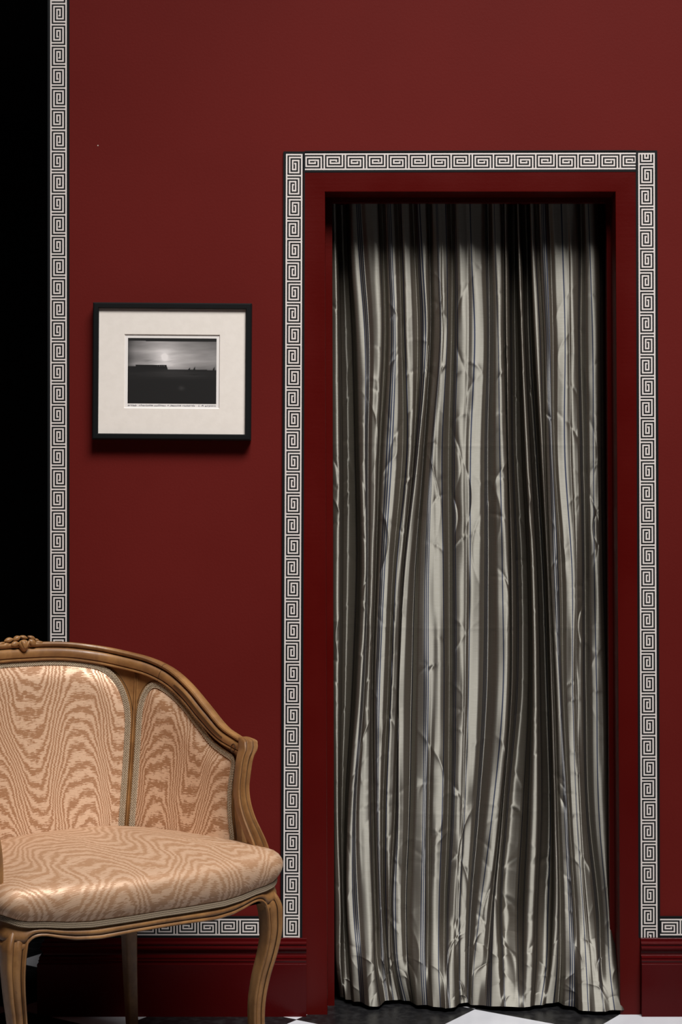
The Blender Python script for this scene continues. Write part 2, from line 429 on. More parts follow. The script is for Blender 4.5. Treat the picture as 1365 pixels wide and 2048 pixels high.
ol, ot = lp(250.2, 670.4); orr, ob = lp(441.6, 818.4)
ii = [(ol, ob), (orr, ob), (orr, ot), (ol, ot)]
e = FB - .002; oo = [(-FW/2 + e, -FH/2 + e), (FW/2 - e, -FH/2 + e), (FW/2 - e, FH/2 - e), (-FW/2 + e, FH/2 - e)]
g = MB(); ys = -FD + .0075
vv = [(x, ys, z) for x, z in oo] + [(x, ys, z) for x, z in ii] + [(x - math.copysign(.0016, x), ys + .0022, z - math.copysign(.0016, z)) for x, z in ii]
ff = []
for i in range(4):
    j = (i + 1) % 4; ff += [(i, j, j + 4, i + 4), (i + 4, j + 4, j + 8, i + 8)]
g.add(vv, ff); g.build('mat_board', M_MAT, pic)
g = MB(); g.box((ol - .004, ys + .0023, ob - .004), (orr + .004, ys + .0033, ot + .004)); paper = g.build('print_paper', M_PAPER, pic)
# the printed photograph: sunset over an airfield, tones stored per point of a fine grid
il, it = lp(257.4, 677.8); ir, ib = lp(434.9, 808.9)
nx, nz = 178, 132
gx, gz = np.meshgrid(np.linspace(0, 1, nx), np.linspace(0, 1, nz))     # gz 0 = top
def vnoise(x, y, sx, sy, seed, oct=4):
    r = np.random.default_rng(seed); out = 0; amp = 1; tot = 0
    for k in range(oct):
        G = r.random((64, 64)); a = x * sx; b = y * sy
        i = np.floor(a).astype(int); j = np.floor(b).astype(int); fa = smooth01(a - i); fb = smooth01(b - j)
        q = lambda i, j: G[i % 64, j % 64]
        out = out + amp * ((q(i, j)*(1-fa) + q(i+1, j)*fa)*(1-fb) + (q(i, j+1)*(1-fa) + q(i+1, j+1)*fa)*fb)
        tot += amp; amp *= .5; sx *= 2; sy *= 2
    return out / tot
d = np.sqrt(((gx - .415) * 1.35)**2 + ((gz - .285) * 1.0)**2)
sky = .085 + .62 * np.exp(-d * 4.4) + .75 * np.exp(-(d / .034)**2)
sky += .10 * np.exp(-((gz - .30) / .14)**2) * smooth01((gx - .3) * 2)
cl = vnoise(gx + gz * 1.2, gz, 2.6, 10, 3)
sky *= .45 + 1.05 * cl
w1 = smooth01((vnoise(gx, gz + gx * .20, 2.2, 17, 8) - .52) * 7) * np.exp(-((gz - .345 + (gx - .5) * .16) / .055)**2)
sky = sky * (1 - .62 * w1 * np.clip(d * 4, 0, 1))
w2 = smooth01((vnoise(gx, gz + gx * .16, 3.0, 21, 21) - .60) * 8) * np.exp(-((gz - .38 + (gx - .5) * .2) / .05)**2)
sky += .22 * w2
sky *= 1 - .75 * smooth01((.10 - gx) / .12) * .7
sky = np.where(gz < .045 + .004 * gx, .012, sky)
hz = .475 + .012 * (gx - .4)
hz = np.where((gx > .09) & (gx < .435), .405 + .012 * gx, hz); hz = np.where(gx <= .09, .43, hz)
hz = np.where((gx >= .435) & (gx < .45), .405 + (gx - .435) / .015 * .07, hz)
for fx, fh in ((.70, .035), (.758, .048), (.98, .055)):
    t_ = (gx - fx) / .022; hz = np.where((t_ > -1) & (t_ < .12), np.minimum(hz, .478 - fh * np.clip(1 + t_, 0, 1)), hz)
gr = .013 + .014 * np.exp(-((gz - .56) / .05)**2) * np.exp(-((gx - .5) / .4)**2) * vnoise(gx, gz, 4, 40, 5) * 2
gr += .020 * np.exp(-(((gx - .607) / .03)**2 + ((gz - .762) / .03)**2)) + .012 * np.exp(-((gx - .5) / .16)**2 - ((gz - .50) / .03)**2)
win = ((np.floor(gx * 118) % 3 == 0) & (gz > .415) & (gz < .432) & (gx > .33) & (gx < .43)) * .07
tone = np.where(gz > hz, gr + win, sky)
tone = np.clip(np.where(gz > hz, tone, tone * 1.25), .008, .8)
vv = np.stack([il + gx * (ir - il), np.full_like(gx, ys + .0021), it + gz * (ib - it)], -1).reshape(-1, 3)
pm = mesh_obj('photo_print', vv, grid_faces(nz, nx), plain('tmp', (1, 1, 1)), pic, False)
ca = pm.data.color_attributes.new('tone', 'FLOAT_COLOR', 'POINT')
rgba = np.stack([tone, tone * .945, tone * .93, np.ones_like(tone)], -1).reshape(-1, 4).astype(np.float32)
ca.data.foreach_set('color', rgba.ravel())
t = NT('silver_print'); at = t.n('ShaderNodeAttribute', attribute_name='tone'); t.put(t.b.inputs['Base Color'], at.outputs['Color']); t.set(Roughness=.6)
t.b.inputs['Specular IOR Level'].default_value = .2
pm.data.materials.clear(); pm.data.materials.append(t.mat)
def text_mesh(body, size):
    cu = bpy.data.curves.new('t', 'FONT'); cu.body = body; cu.size = size; cu.shear = .25; cu.space_character = 1.0; cu.extrude = .00008
    cu.resolution_u = 3
    to = bpy.data.objects.new('t', cu); COL.objects.link(to)
    me = bpy.data.meshes.new_from_object(to.evaluated_get(bpy.context.evaluated_depsgraph_get()))
    v = np.array([q.co for q in me.vertices]); f = [tuple(p.vertices) for p in me.polygons]
    bpy.data.objects.remove(to); bpy.data.curves.remove(cu); bpy.data.meshes.remove(me); return v, f
v, f = text_mesh('artlab  charlotte cullinan + jeanine richards   L A airport', .0058)
w = v[:, 0].max() - v[:, 0].min(); v[:, 0] = (v[:, 0] - v[:, 0].min()) * ((ir - il) * .995 / w)
v[:, 1] += .00035 * np.sin(v[:, 0] * 260) 
vv = np.stack([il + v[:, 0] + .0004, ys + .0021 - v[:, 2], ib - .0062 + v[:, 1]], -1)
mesh_obj('handwritten_inscription', vv, f, plain('blue_black_ink', (.035, .04, .07), .6, .2), pic, False)

# ------------------------------------------------------------------ curtain
# fold lines followed down the cloth: image pixel column at each image pixel row, r = ridge, v = valley, d = deep valley
ROWS = [384, 520, 640, 900, 1150, 1400, 1650, 1850, 1950, 2022]
TR = [
 ('v', [655, 655, 656, 657, 658, 660, 662, 664, 668, 676]),
 ('r', [669, 671, 673, 676, 677, 676, 676, 681, 680, 686]),
 ('D', [684, 688, 692, 697, 697, 692, 684, 687, 692, 697]),
 ('r', [702, 708, 716, 722, 727, 716, 698, 697, 706, 712]),
 ('y', [722, 730, 738, 737, 736, 728, 712, 718, 726, 730]),
 ('r', [742, 750, 756, 750, 745, 737, 728, 738, 742, 748]),
 ('d', [764, 768, 771, 760, 752, 745, 747, 752, 756, 766]),
 ('r', [778, 783, 788, 780, 766, 756, 756, 763, 768, 775]),
 ('v', [795, 800, 803, 806, 786, 776, 766, 768, 775, 782]),
 ('r', [808, 812, 815, 820, 797, 786, 778, 777, 781, 792]),
 ('v', [826, 831, 836, 828, 806, 797, 790, 782, 788, 800]),
 ('r', [843, 850, 855, 838, 811, 799, 799, 795, 800, 815]),
 ('d', [858, 861, 862, 848, 830, 823, 818, 812, 816, 826]),
 ('r', [872, 876, 880, 862, 850, 848, 846, 842, 842, 846]),
 ('w', [878, 882, 885, 869, 864, 864, 858, 857, 857, 861]),
 ('r', [884, 888, 890, 876, 878, 880, 875, 869, 869, 873]),
 ('d', [902, 905, 904, 898, 899, 899, 896, 889, 889, 892]),
 ('r', [918, 921, 924, 917, 920, 920, 914, 902, 903, 906]),
 ('x', [932, 936, 938, 932, 933, 931, 924, 913, 914, 916]),
 ('r', [946, 950, 957, 948, 946, 942, 933, 924, 923, 924]),
 ('d', [976, 978, 980, 976, 977, 974, 958, 942, 938, 937]),
 ('r', [992, 996, 1000, 1005, 1011, 1012, 990, 964, 952, 947]),
 ('v', [1006, 1008, 1009, 1016, 1021, 1021, 1002, 982, 974, 970]),
 ('r', [1014, 1014, 1015, 1018, 1025, 1024, 1006, 994, 996, 998]),
 ('D', [1028, 1029, 1030, 1034, 1044, 1044, 1024, 1012, 1016, 1020]),
 ('r', [1036, 1040, 1044, 1055, 1067, 1071, 1070, 1062, 1060, 1058]),
 ('D', [1052, 1055, 1057, 1070, 1084, 1092, 1098, 1090, 1088, 1078]),
 ('r', [1062, 1066, 1071, 1084, 1096, 1104, 1110, 1112, 1106, 1096]),
 ('v', [1074, 1079, 1085, 1090, 1099, 1109, 1117, 1122, 1122, 1118]),
 ('r', [1084, 1088, 1093, 1101, 1110, 1121, 1131, 1140, 1142, 1140]),
 ('z', [1098, 1103, 1106, 1110, 1124, 1128, 1140, 1152, 1156, 1158]),
 ('r', [1118, 1122, 1126, 1125, 1141, 1143, 1152, 1165, 1170, 1174]),
 ('x', [1134, 1138, 1139, 1142, 1152, 1152, 1160, 1174, 1182, 1186]),
 ('r', [1144, 1146, 1147, 1149, 1156, 1157, 1164, 1180, 1190, 1200]),
 ('d', [1162, 1164, 1163, 1168, 1172, 1173, 1180, 1200, 1204, 1212]),
 ('r', [1180, 1185, 1189, 1191, 1193, 1198, 1203, 1217, 1224, 1234]),
 ('v', [1196, 1199, 1200, 1201, 1205, 1213, 1218, 1223, 1238, 1252]),
 ('d', [1208, 1208, 1208, 1210, 1214, 1221, 1226, 1229, 1240, 1252]),
]
HEM = np.array([(660,.12),(680,.116),(690,.09),(715,.055),(735,.036),(755,.026),(770,.07),(800,.082),(820,.07),(835,.042),(870,.02),(900,.002),(915,.034),
                (930,.066),(945,.042),(1000,.022),(1045,.010),(1072,.034),(1085,.044),(1120,.060),(1140,.028),(1160,-.004),(1180,-.012),(1215,-.018),(1235,-.010),(1252,.006)])
nt = len(TR); nr = len(ROWS)
px = np.array([q[1] for q in TR], float).T                           # rows x tracks
base = np.array([.120, .120, .120, .119, .117, .113, .104, .086, .066, .040])
amp = .55 * np.array([.012, .015, .0165, .0175, .0175, .0170, .0150, .0130, .012, .008])
PLAT = .48
kind = {'w': -1.0, 'x': -.80, 'y': -.45, 'z': -.2, 'r': -1.0, 'v': .55, 'd': 1.2, 'D': 7.5}
dep = base[:, None] + amp[:, None] * np.array([kind[q[0]] for q in TR])[None, :]
for j, q in enumerate(TR):
    if q[0] == 'w': dep[:, j] += amp * np.array([0, 0, 0, 0, 0, .1, .9, 1.7, 1.7, 1.2])
dep[-1] = np.interp(px[-1], HEM[:, 0], HEM[:, 1])
dep[-2] = .55 * dep[-2] + .45 * dep[-1]
dep[:, 0] += .02; dep[:, -1] += .035; dep[-1, -1] = .03; dep[-2, -1] = .05
NU, NV = 620, 760
ti = np.linspace(0, nt - 1, NU)
rowq = np.concatenate([np.linspace(384, 1880, NV - 200), np.linspace(1882, 2022, 200)])
pv = catmull(ROWS, px, rowq); dv = pchip(ROWS, dep, rowq)
pu = pchip(np.arange(nt), pv.T, ti).T; du = pchip(np.arange(nt), dv.T, ti).T
k0 = np.clip(ti.astype(int), 0, nt - 2); fr_ = ti - k0                 # broad ridges and hollows, steep flanks
rid = np.array([q[0] == 'r' for q in TR]); tfr = np.where(rid[k0], fr_, 1 - fr_)     # distance from the ridge side
dk = np.array([q[0] == 'D' for q in TR]); pl_ = np.where(dk[k0] | dk[k0 + 1], .30, PLAT)
prog = np.clip((tfr - pl_) / (1 - pl_), 0, 1); prog = np.where(prog < .3, prog * prog / .3 * .5, .15 + (prog - .3) * (.85 / .7))
prog = np.where(dk[k0] | dk[k0 + 1], smooth01((tfr - .16) / .40), prog)
st = np.where(rid[k0], prog, 1 - prog); same = rid[k0] == rid[k0 + 1]; st = np.where(same, fr_, st)
du = .78 * (dv[:, k0] * (1 - st) + dv[:, k0 + 1] * st) + .22 * catmull(np.arange(nt), dv.T, ti).T
zq = np.maximum((2028.2 - rowq) * U, .0)
xx = (pu - 682.5) * U * (1 + du / 4.1)
yy = du.copy()
zz = np.repeat(((1.205 + (zq - 1.205))[:, None]), NU, 1)
# smooth wandering of the folds
uu = np.repeat((ti / nt)[None, :], NV, 0); vw = np.repeat(zq[:, None], NU, 1)
xx += .0012 * (vnoise(uu * 5, vw, 6, 3.2, 31, 2) - .5)
yy += .006 * (vnoise(uu * 4, vw, 7, 4.0, 32, 2) - .5) * smooth01((vw - .02) / .1)
# taffeta creases: short sharp ridges, mostly slanting across the folds
seg_ = np.mean([np.linalg.norm(np.diff(np.stack([xx[q], yy[q]], -1), axis=0), axis=1) for q in range(60, 700, 20)], axis=0)
ucm = np.concatenate([[0], np.cumsum(seg_)]); UL = np.repeat(ucm[None, :], NV, 0)
def creases(n, lo, hi, ln, wd, am, ang, seed, zpow=1.0):
    r = np.random.default_rng(seed); acc = np.zeros_like(UL)
    for k in range(n):
        uc = r.uniform(0, ucm[-1]); zc = lo + (hi - lo) * r.random() ** zpow
        a = R(r.uniform(*ang)) * r.choice([-1, 1]); L = r.uniform(*ln); w_ = r.uniform(*wd); h = r.uniform(*am) * r.choice([-1, 1])
        j0, j1 = np.searchsorted(ucm, [uc - 2.2*L, uc + 2.2*L]); i0, i1 = np.searchsorted(-zq, [-(zc + 2.2*L), -(zc - 2.2*L)])
        if i1 <= i0 or j1 <= j0: continue
        du_ = UL[i0:i1, j0:j1] - uc; dz_ = vw[i0:i1, j0:j1] - zc
        p = du_ * math.cos(a) + dz_ * math.sin(a); q = -du_ * math.sin(a) + dz_ * math.cos(a) + .25 * p * p / L
        prof = np.where(q > 0, np.exp(-q / w_), np.exp(q / (w_ * .45)))
        acc[i0:i1, j0:j1] += h * np.exp(-(p / L) ** 2) * prof
    return acc
cr = creases(300, .1, 1.85, (.012, .030), (.005, .011), (.0012, .0030), (2, 45), 41)
cr += creases(85, .05, .55, (.015, .04), (.007, .014), (.0012, .0032), (5, 60), 42)
cr += creases(150, .1, 1.9, (.04, .11), (.005, .012), (.0010, .0030), (70, 88), 43)
cr += creases(55, .0, .13, (.012, .035), (.005, .010), (.0012, .0035), (5, 75), 44, .8)
yy += cr * smooth01((1.95 - vw) / .3) * (.25 + .75 * smooth01(vw / .03))
yy = np.maximum(yy, -.025)
# fold lines pressed across the cloth when it was stored
for zc in (.465, .92, 1.37): yy -= .0010 * np.exp(-np.abs(vw - zc - .004 * np.sin(UL * 9)) / .0035)
# the hem rests on the floor, with small scallops
scal = .006 * (vnoise(UL, UL * 0, 24, 1, 51, 2)) * smooth01((.06 - vw) / .06)
zz = zz + scal + .001
uvq = np.stack([UL + .030 + .004, vw], -1).reshape(-1, 2)
V = np.stack([xx, yy, zz], -1).reshape(-1, 3)
o = mesh_obj('curtain', V, [q[::-1] for q in grid_faces(NV, NU)], M_TAFF, None, True, uv=uvq)
tag(o, 'floor length grey taffeta curtain with thin blue stripes filling the doorway', 'curtain')

# ------------------------------------------------------------------ bergere armchair
TH_C = R(35.9)
ch = empty('tub_armchair', (-.386, -.6625, 0), TH_C)
tag(ch, 'carved honey-brown wooden tub armchair upholstered in peach moire silk beside the curtained doorway', 'armchair')
HALF = np.array([  # crest x, y, z and matching foot of the back x, y
 (0, .585, .904, 0, .490), (.055, .582, .904, .046, .489), (.10, .575, .902, .085, .486), (.15, .560, .896, .125, .478), (.19, .535, .889, .155, .467), (.23, .490, .878, .180, .451),
 (.26, .45, .867, .210, .425), (.285, .40, .847, .232, .390), (.302, .34, .812, .250, .350), (.315, .285, .768, .263, .300),
 (.325, .23, .727, .274, .240), (.328, .18, .711, .282, .180), (.324, .135, .703, .288, .112)])
HM = HALF[1:][::-1] * np.array([-1, 1, 1, -1, 1])
FULL = np.concatenate([HM, HALF])
ZB = .425
cs = cumlen(FULL[:, :3]); cs = cs / cs[-1] * 2 - 1; cs = (cs - cs[::-1]) / 2
LEN = cumlen(FULL[:, :3])[-1]
def TB(s):
    q = catmull(cs, FULL, np.atleast_1d(s)); T = q[:, :3]; B = np.concatenate([q[:, 3:], np.full((len(q), 1), ZB)], 1); return T, B
def shell(s, t):
    s = np.asarray(s, float); t = np.asarray(t, float); sh = np.broadcast(s, t).shape
    s = np.broadcast_to(s, sh).ravel(); t = np.broadcast_to(t, sh).ravel()
    T, B = TB(s); bow = .012 * np.sin(PI * t)
    P = B + (T - B) * t[:, None]
    e = 1e-3; T2, B2 = TB(np.clip(s + e, -1, 1)); T1, B1 = TB(np.clip(s - e, -1, 1))
    ds = (B2 + (T2 - B2) * t[:, None]) - (B1 + (T1 - B1) * t[:, None]); dt = T - B
    n = norm(np.cross(ds, dt)); n *= -np.sign(np.sum(n * np.array([0, 1, 0]) + n * 0, axis=1, keepdims=True) * 0 + 1)
    # inward = towards the middle of the seat
    inn = np.stack([-P[:, 0], .12 - P[:, 1], 0 * P[:, 0]], 1); sg = np.sign(np.sum(n * inn, 1, keepdims=True)); n = n * sg
    P = P - n * bow[:, None]
    return P.reshape(sh + (3,)), n.reshape(sh + (3,))
# solid back shell between the mouldings
ss = np.linspace(-.995, .995, 120); tt = np.linspace(-.12, .985, 24)
S_, T_ = np.meshgrid(ss, tt)
P, N = shell(S_ - np.where(S_ > 0, .030, -.004) * np.sin(PI * np.clip((T_ - .20) / .76, 0, 1)) * np.clip((np.abs(S_) - .6) / .4, 0, 1) ** 2, T_)
g = MB(); n_, m_ = P.shape[:2]
fr, bk = P + N * .002, P - N * .016
g.add(fr, grid_faces(n_, m_)); g.add(bk, [q[::-1] for q in grid_faces(n_, m_)])
k = n_ * m_
side = []
for i in range(n_ - 1):
    side += [(i*m_, (i+1)*m_, (i+1)*m_ + k, i*m_ + k), (i*m_ + m_-1, i*m_ + m_-1 + k, (i+1)*m_ + m_-1 + k, (i+1)*m_ + m_-1)]
for j in range(m_ - 1): side += [(j, j + k, j + 1 + k, j + 1), ((n_-1)*m_ + j, (n_-1)*m_ + j + 1, (n_-1)*m_ + j + 1 + k, (n_-1)*m_ + j + k)]
g.f += side; g.m += [0] * len(side)
bframe = g.build('back_frame', M_WOOD, ch, True, sharp=40)

# crest rail
def path_frames(p, up):
    t = norm(np.gradient(p, axis=0)); u = norm(up - t * np.sum(up * t, 1, keepdims=True)); n = np.cross(t, u); return t, u, n
sr = np.linspace(-.985, .985, 150); T, B = TB(sr); Pn, Nn = shell(sr, np.full_like(sr, .95))
t_, u_, n_f = path_frames(T, T - B); n_f *= np.sign(np.sum(n_f * Nn, 1, keepdims=True))
RP = np.array([(.004, -.0425), (.0085, -.0425), (.0112, -.0405), (.0112, -.0378), (.0090, -.0362), (.0090, -.0352), (.0120, -.0335), (.0142, -.0280), (.0145, -.0215), (.0130, -.0160),
      (.0095, -.0132), (.0070, -.0126), (.0070, -.0116), (.0118, -.0106), (.0150, -.0078), (.0158, -.0046), (.0142, -.0012), (.0100, .0008), (.003, .0016), (-.006, .0008), (-.012, -.003), (-.014, -.010), (-.013, -.042)])
wsc = np.interp(np.abs(sr), [0, .5, .75, .95, 1], [1, 1, 1.0, .8, .75])
rings = T[:, None, :] + wsc[:, None, None] * (n_f[:, None, :] * RP[None, :, 0:1] + u_[:, None, :] * RP[None, :, 1:2])
v, f = loft(rings); rail = mesh_obj('crest_rail', v, f, [M_WOOD, M_LINE], ch, True, groove_idx(len(sr) - 1, len(RP), (4, 11)), sharp=38)
bmn = rail.data
# joint line of the crest rail
for sg in (1, -1):
    sj = .52 * sg; i = int(np.argmin(np.abs(sr - sj))); ring = rings[i][:19]
    c0 = ring.mean(0); rr = ring + norm(ring - c0) * .0004
    q = np.concatenate([rr - t_[i] * .0005, rr + t_[i] * .0005]); m = len(rr)
    fq = [(a, a + 1, a + 1 + m, a + m) for a in range(m - 1)]
    mesh_obj('joint_line', q, fq, M_LINE, ch, True)

# ---- upholstered panels
def ell_top(s, sL, sR, rl, rr, t0l, t0r, ttop):
    """upper outline of a panel in shell coordinates with rounded corners"""
    out = ttop(s).copy()
    a = np.clip((sL + rl - s) / rl, 0, 1); out = np.where(s < sL + rl, t0l + (out - t0l) * (1 - a ** 2.3) ** (1 / 2.3), out)
    b = np.clip((s - (sR - rr)) / rr, 0, 1); out = np.where(s > sR - rr, t0r + (out - t0r) * (1 - b ** 2.3) ** (1 / 2.3), out)
    return out
def rail_gap(s, gap):
    T, B = TB(s); h = np.linalg.norm(T - B, axis=1)
    d = np.gradient(T, s, axis=0) if len(s) > 2 else None
    tang = norm(d); up = norm(T - B); cosv = np.sqrt(np.clip(1 - np.sum(tang * up, 1) ** 2, .2, 1))
    return 1 - gap / cosv / h
def panel(name, sL, sR, rl, rr, t0l, t0r, gap, tbase, puff=.017, bow=0.0):
    bend = lambda s_, t_: s_ - bow * np.sin(PI * np.clip((t_ - .24) / .74, 0, 1)) * (np.clip((s_ - sL) / (sR - sL) if bow > 0 else (sR - s_) / (sR - sL), 0, 1)) ** 2
    nx_ = 110; a = np.linspace(0, 1, nx_); a = (1 - np.cos(a * PI)) / 2
    s = sL + (sR - sL) * a
    top = ell_top(s, sL, sR, rl, rr, t0l, t0r, lambda q: rail_gap(q, gap))
    nr_ = 60; b = np.linspace(0, 1, nr_); b = 1 - (1 - b) ** 1.6
    S2 = np.repeat(s[None], nr_, 0); T2 = tbase + (top[None] - tbase) * b[:, None]
    P, N = shell(bend(S2, T2), T2)
    # distance to the outline, measured on the outline polyline
    edge, _ = shell(bend(s, top), top); tl_ = np.linspace(tbase, t0l, 20); tr_ = np.linspace(tbase, t0r, 20)
    el, _ = shell(bend(np.full(20, sL), tl_), tl_); er, _ = shell(bend(np.full(20, sR), tr_), tr_)
    E = np.concatenate([el, edge, er[::-1]])
    D = np.min(np.linalg.norm(P[:, :, None, :] - E[None, None], axis=3), axis=2)
    x = np.clip((D - .010) / .05, 0, 1); off = .0045 + puff * (1 - (1 - x) ** 2.2)
    P = P + N * off[..., None]
    uu_ = s * LEN / 2; uv = np.stack([np.repeat(uu_[None], nr_, 0), P[..., 2]], -1)
    g = MB(); g.add(P, grid_faces(nr_, nx_), 0, uv)
    o = g.build(name, M_MOIRE, ch, True, useuv=True)
    return o, E
def braid_frames(E, inward=.0):
    L = cumlen(E); keep = np.concatenate([[True], np.diff(L) > 1e-5]); E = E[keep]; L = L[keep]
    return E, L
def torus(R0, r0, a, b, n1=10, n2=5):
    pts = []
    for i in range(n1):
        q = 2 * PI * i / n1
        for j in range(n2):
            w_ = 2 * PI * j / n2; rr = R0 + r0 * math.cos(w_)
            pts.append((rr * math.cos(q) * a, rr * math.sin(q) * b, r0 * math.sin(w_)))
    return np.array(pts), grid_faces(n1, n2, True, True)
def gimp(name, E, nrm_fn, parent, step=.0056, half=.0064, rows=((-.0040, 0), (.0040, .5)), inward=None, loop=(.0019, .00085), mid=True, side_sign=1, line_parent=None, cord=None, lift=.0060, rope=False):
    E, L = braid_frames(E); n = max(8, int(L[-1] / step)); q = np.linspace(0, L[-1], n * 2 + 1)
    C = np.stack([np.interp(q, L, E[:, k]) for k in range(3)], 1)
    for _ in range(3): C[1:-1] = (C[:-2] + 2 * C[1:-1] + C[2:]) / 4
    t = norm(np.gradient(C, axis=0)); N = nrm_fn(C); N = norm(N - t * np.sum(N * t, 1, keepdims=True)); S = np.cross(N, t) * side_sign
    if side_sign < 0:
        S = np.cross(N, t); cen_ = C.mean(0); S *= np.sign(np.sum(S * (cen_ - C), 1).sum())
    C = C + S * (half if inward is None else inward) + N * lift
    if line_parent is not None:
        rg = [[C[i] + S[i] * (-half - .0050 + a) + N[i] * (b - lift + .0022) for a, b in ((-.0006, 0), (0, .0007), (.0006, 0), (0, -.0006))] for i in range(len(C))]
        v, f = loft(rg); mesh_obj('incised_line', v, f, M_LINE, line_parent, True)
    g = MB()
    prof = [(-half, 0), (-half * .8, .0014), (half * .8, .0014), (half, 0), (half * .8, -.001), (-half * .8, -.001)]
    rings = [[C[i] + S[i] * a + N[i] * b for a, b in prof] for i in range(len(C))]
    v, f = loft(rings); g.add(v, f, 1)
    tv, tf = torus(loop[0], loop[1], 1.05, 1.2)
    for (o_, ph) in rows:
        for i in range(n):
            k = min(2 * i + (1 if ph else 0), len(C) - 1)
            if rope:
                c = C[k] + S[k] * o_ + N[k] * .0014; a1 = norm(t[k] * .75 + S[k] * .66); a2 = np.cross(N[k], a1)
                g.add(c + RO[:, 0:1] * a1 + RO[:, 1:2] * a2 + RO[:, 2:3] * N[k], ROF, 0)
            else:
                c = C[k] + S[k] * o_ + N[k] * .0016
                g.add(c + tv[:, 0:1] * t[k] + tv[:, 1:2] * S[k] + tv[:, 2:3] * N[k], tf, 0)
    if mid:                                   # zigzag cord between the loops
        zz_ = [C[i] + S[i] * (.0011 * (1 if i % 2 else -1)) + N[i] * .0021 for i in range(len(C))]
        rg = [[zz_[i] + S[i] * .0009 * math.cos(a) + N[i] * .0009 * math.sin(a) for a in np.linspace(0, 2 * PI, 5)[:-1]] for i in range(len(C))]
        v, f = loft(rg); g.add(v, f, 0)
    return g.build(name, [cord or M_GIMP, M_GIMPBASE], parent, True)
def ellipsoid(a, b, c, nu=7, nv=5):
    pts = [(0, 0, c)]; f = []
    for i in range(1, nv):
        th = PI * i / nv
        for j in range(nu):
            ph = 2 * PI * j / nu; pts.append((a * math.sin(th) * math.cos(ph), b * math.sin(th) * math.sin(ph), c * math.cos(th)))
    pts.append((0, 0, -c)); last = len(pts) - 1
    for j in range(nu): f.append((0, 1 + j, 1 + (j + 1) % nu))
    for i in range(nv - 2):
        for j in range(nu):
            a0 = 1 + i * nu + j; a1 = 1 + i * nu + (j + 1) % nu; f.append((a0, a0 + nu, a1 + nu, a1))
    for j in range(nu): f.append((last, 1 + (nv - 2) * nu + (j + 1) % nu, 1 + (nv - 2) * nu + j))
    return np.array(pts), f
RO, ROF = ellipsoid(.0036, .0013, .0014)
from math import sqrt
def shell_normal(C):
    inn = np.stack([-C[:, 0], .10 - C[:, 1], 0 * C[:, 0]], 1)
    # gradient of shell normal, taken from the nearest shell sample
    return SN[np.argmin(np.linalg.norm(SP[None] - C[:, None], axis=2), axis=1)]
sS, sT = np.meshgrid(np.linspace(-1, 1, 121), np.linspace(0, 1, 21)); SP, SN = shell(sS, sT); SP = SP.reshape(-1, 3); SN = SN.reshape(-1, 3)
SD = .405                                    # the stile between back and side panels
bp, E = panel('back_panel', -SD + .012, SD - .012, .16, .16, .62, .62, .040, -.02, .016)
gimp('gimp_braid', E, shell_normal, bp, side_sign=-1, line_parent=bframe)
for sg in (1, -1):
    a, b = (SD + .010, .965) if sg > 0 else (-.965, -SD - .010)
    rl, rr = (.10, .035) if sg > 0 else (.035, .10); tl, tr = (.66, .70) if sg > 0 else (.70, .66)
    sp, E = panel('side_panel', a, b, rl, rr, tl, tr, .045, -.02, .013, bow=.042 * sg)
    gimp('gimp_braid', E, shell_normal, sp, side_sign=-1, line_parent=bframe)
    # slender stile moulding
    tq = np.linspace(-.05, .90, 40); P, N = shell(np.full(40, SD * sg), tq); t1 = norm(np.gradient(P, axis=0)); s1 = np.cross(N, t1)
    pr = [(-.006, 0), (-.0045, .004), (-.0028, .0052), (-.0012, .0040), (0, .0022), (.0012, .0040), (.0028, .0052), (.0045, .004), (.006, 0), (.004, -.003), (-.004, -.003)]
    wv = np.interp(tq, [0, .75, .9], [1, 1, .8])
    v, f = loft([[P[i] + s1[i] * a_ * wv[i] + N[i] * b_ for a_, b_ in pr] for i in range(40)]); mesh_obj('stile', v, f, M_WOOD, ch, True, sharp=45)

# ---- arm posts
def rrect(w, d, r=.35, n=5, flute=0.0):
    pts = []
    for cxs, cys, a0 in ((1, -1, -90), (1, 1, 0), (-1, 1, 90), (-1, -1, 180)):
        rr = r * min(w, d)
        for i in range(n):
            a = R(a0 + 90 * i / (n - 1)); pts.append((cxs * (w - rr) + rr * math.cos(a), cys * (d - rr) + rr * math.sin(a)))
    return np.array(pts)
def post_profile():
    # front face carries two flutes; x = across (outer +), y = depth (front -)
    fr = [(-.5, -.42), (-.46, -.5), (-.36, -.5), (-.30, -.42), (-.25, -.34), (-.22, -.34), (-.16, -.42), (-.10, -.56), (.0, -.64), (.10, -.56), (.16, -.42), (.21, -.35), (.24, -.35), (.30, -.44), (.38, -.52), (.46, -.5), (.5, -.40)]
    bk = [(.52, -.1), (.5, .3), (.42, .48), (.2, .52), (-.2, .52), (-.42, .48), (-.5, .3)]
    return np.array(fr + bk)
PP = post_profile()
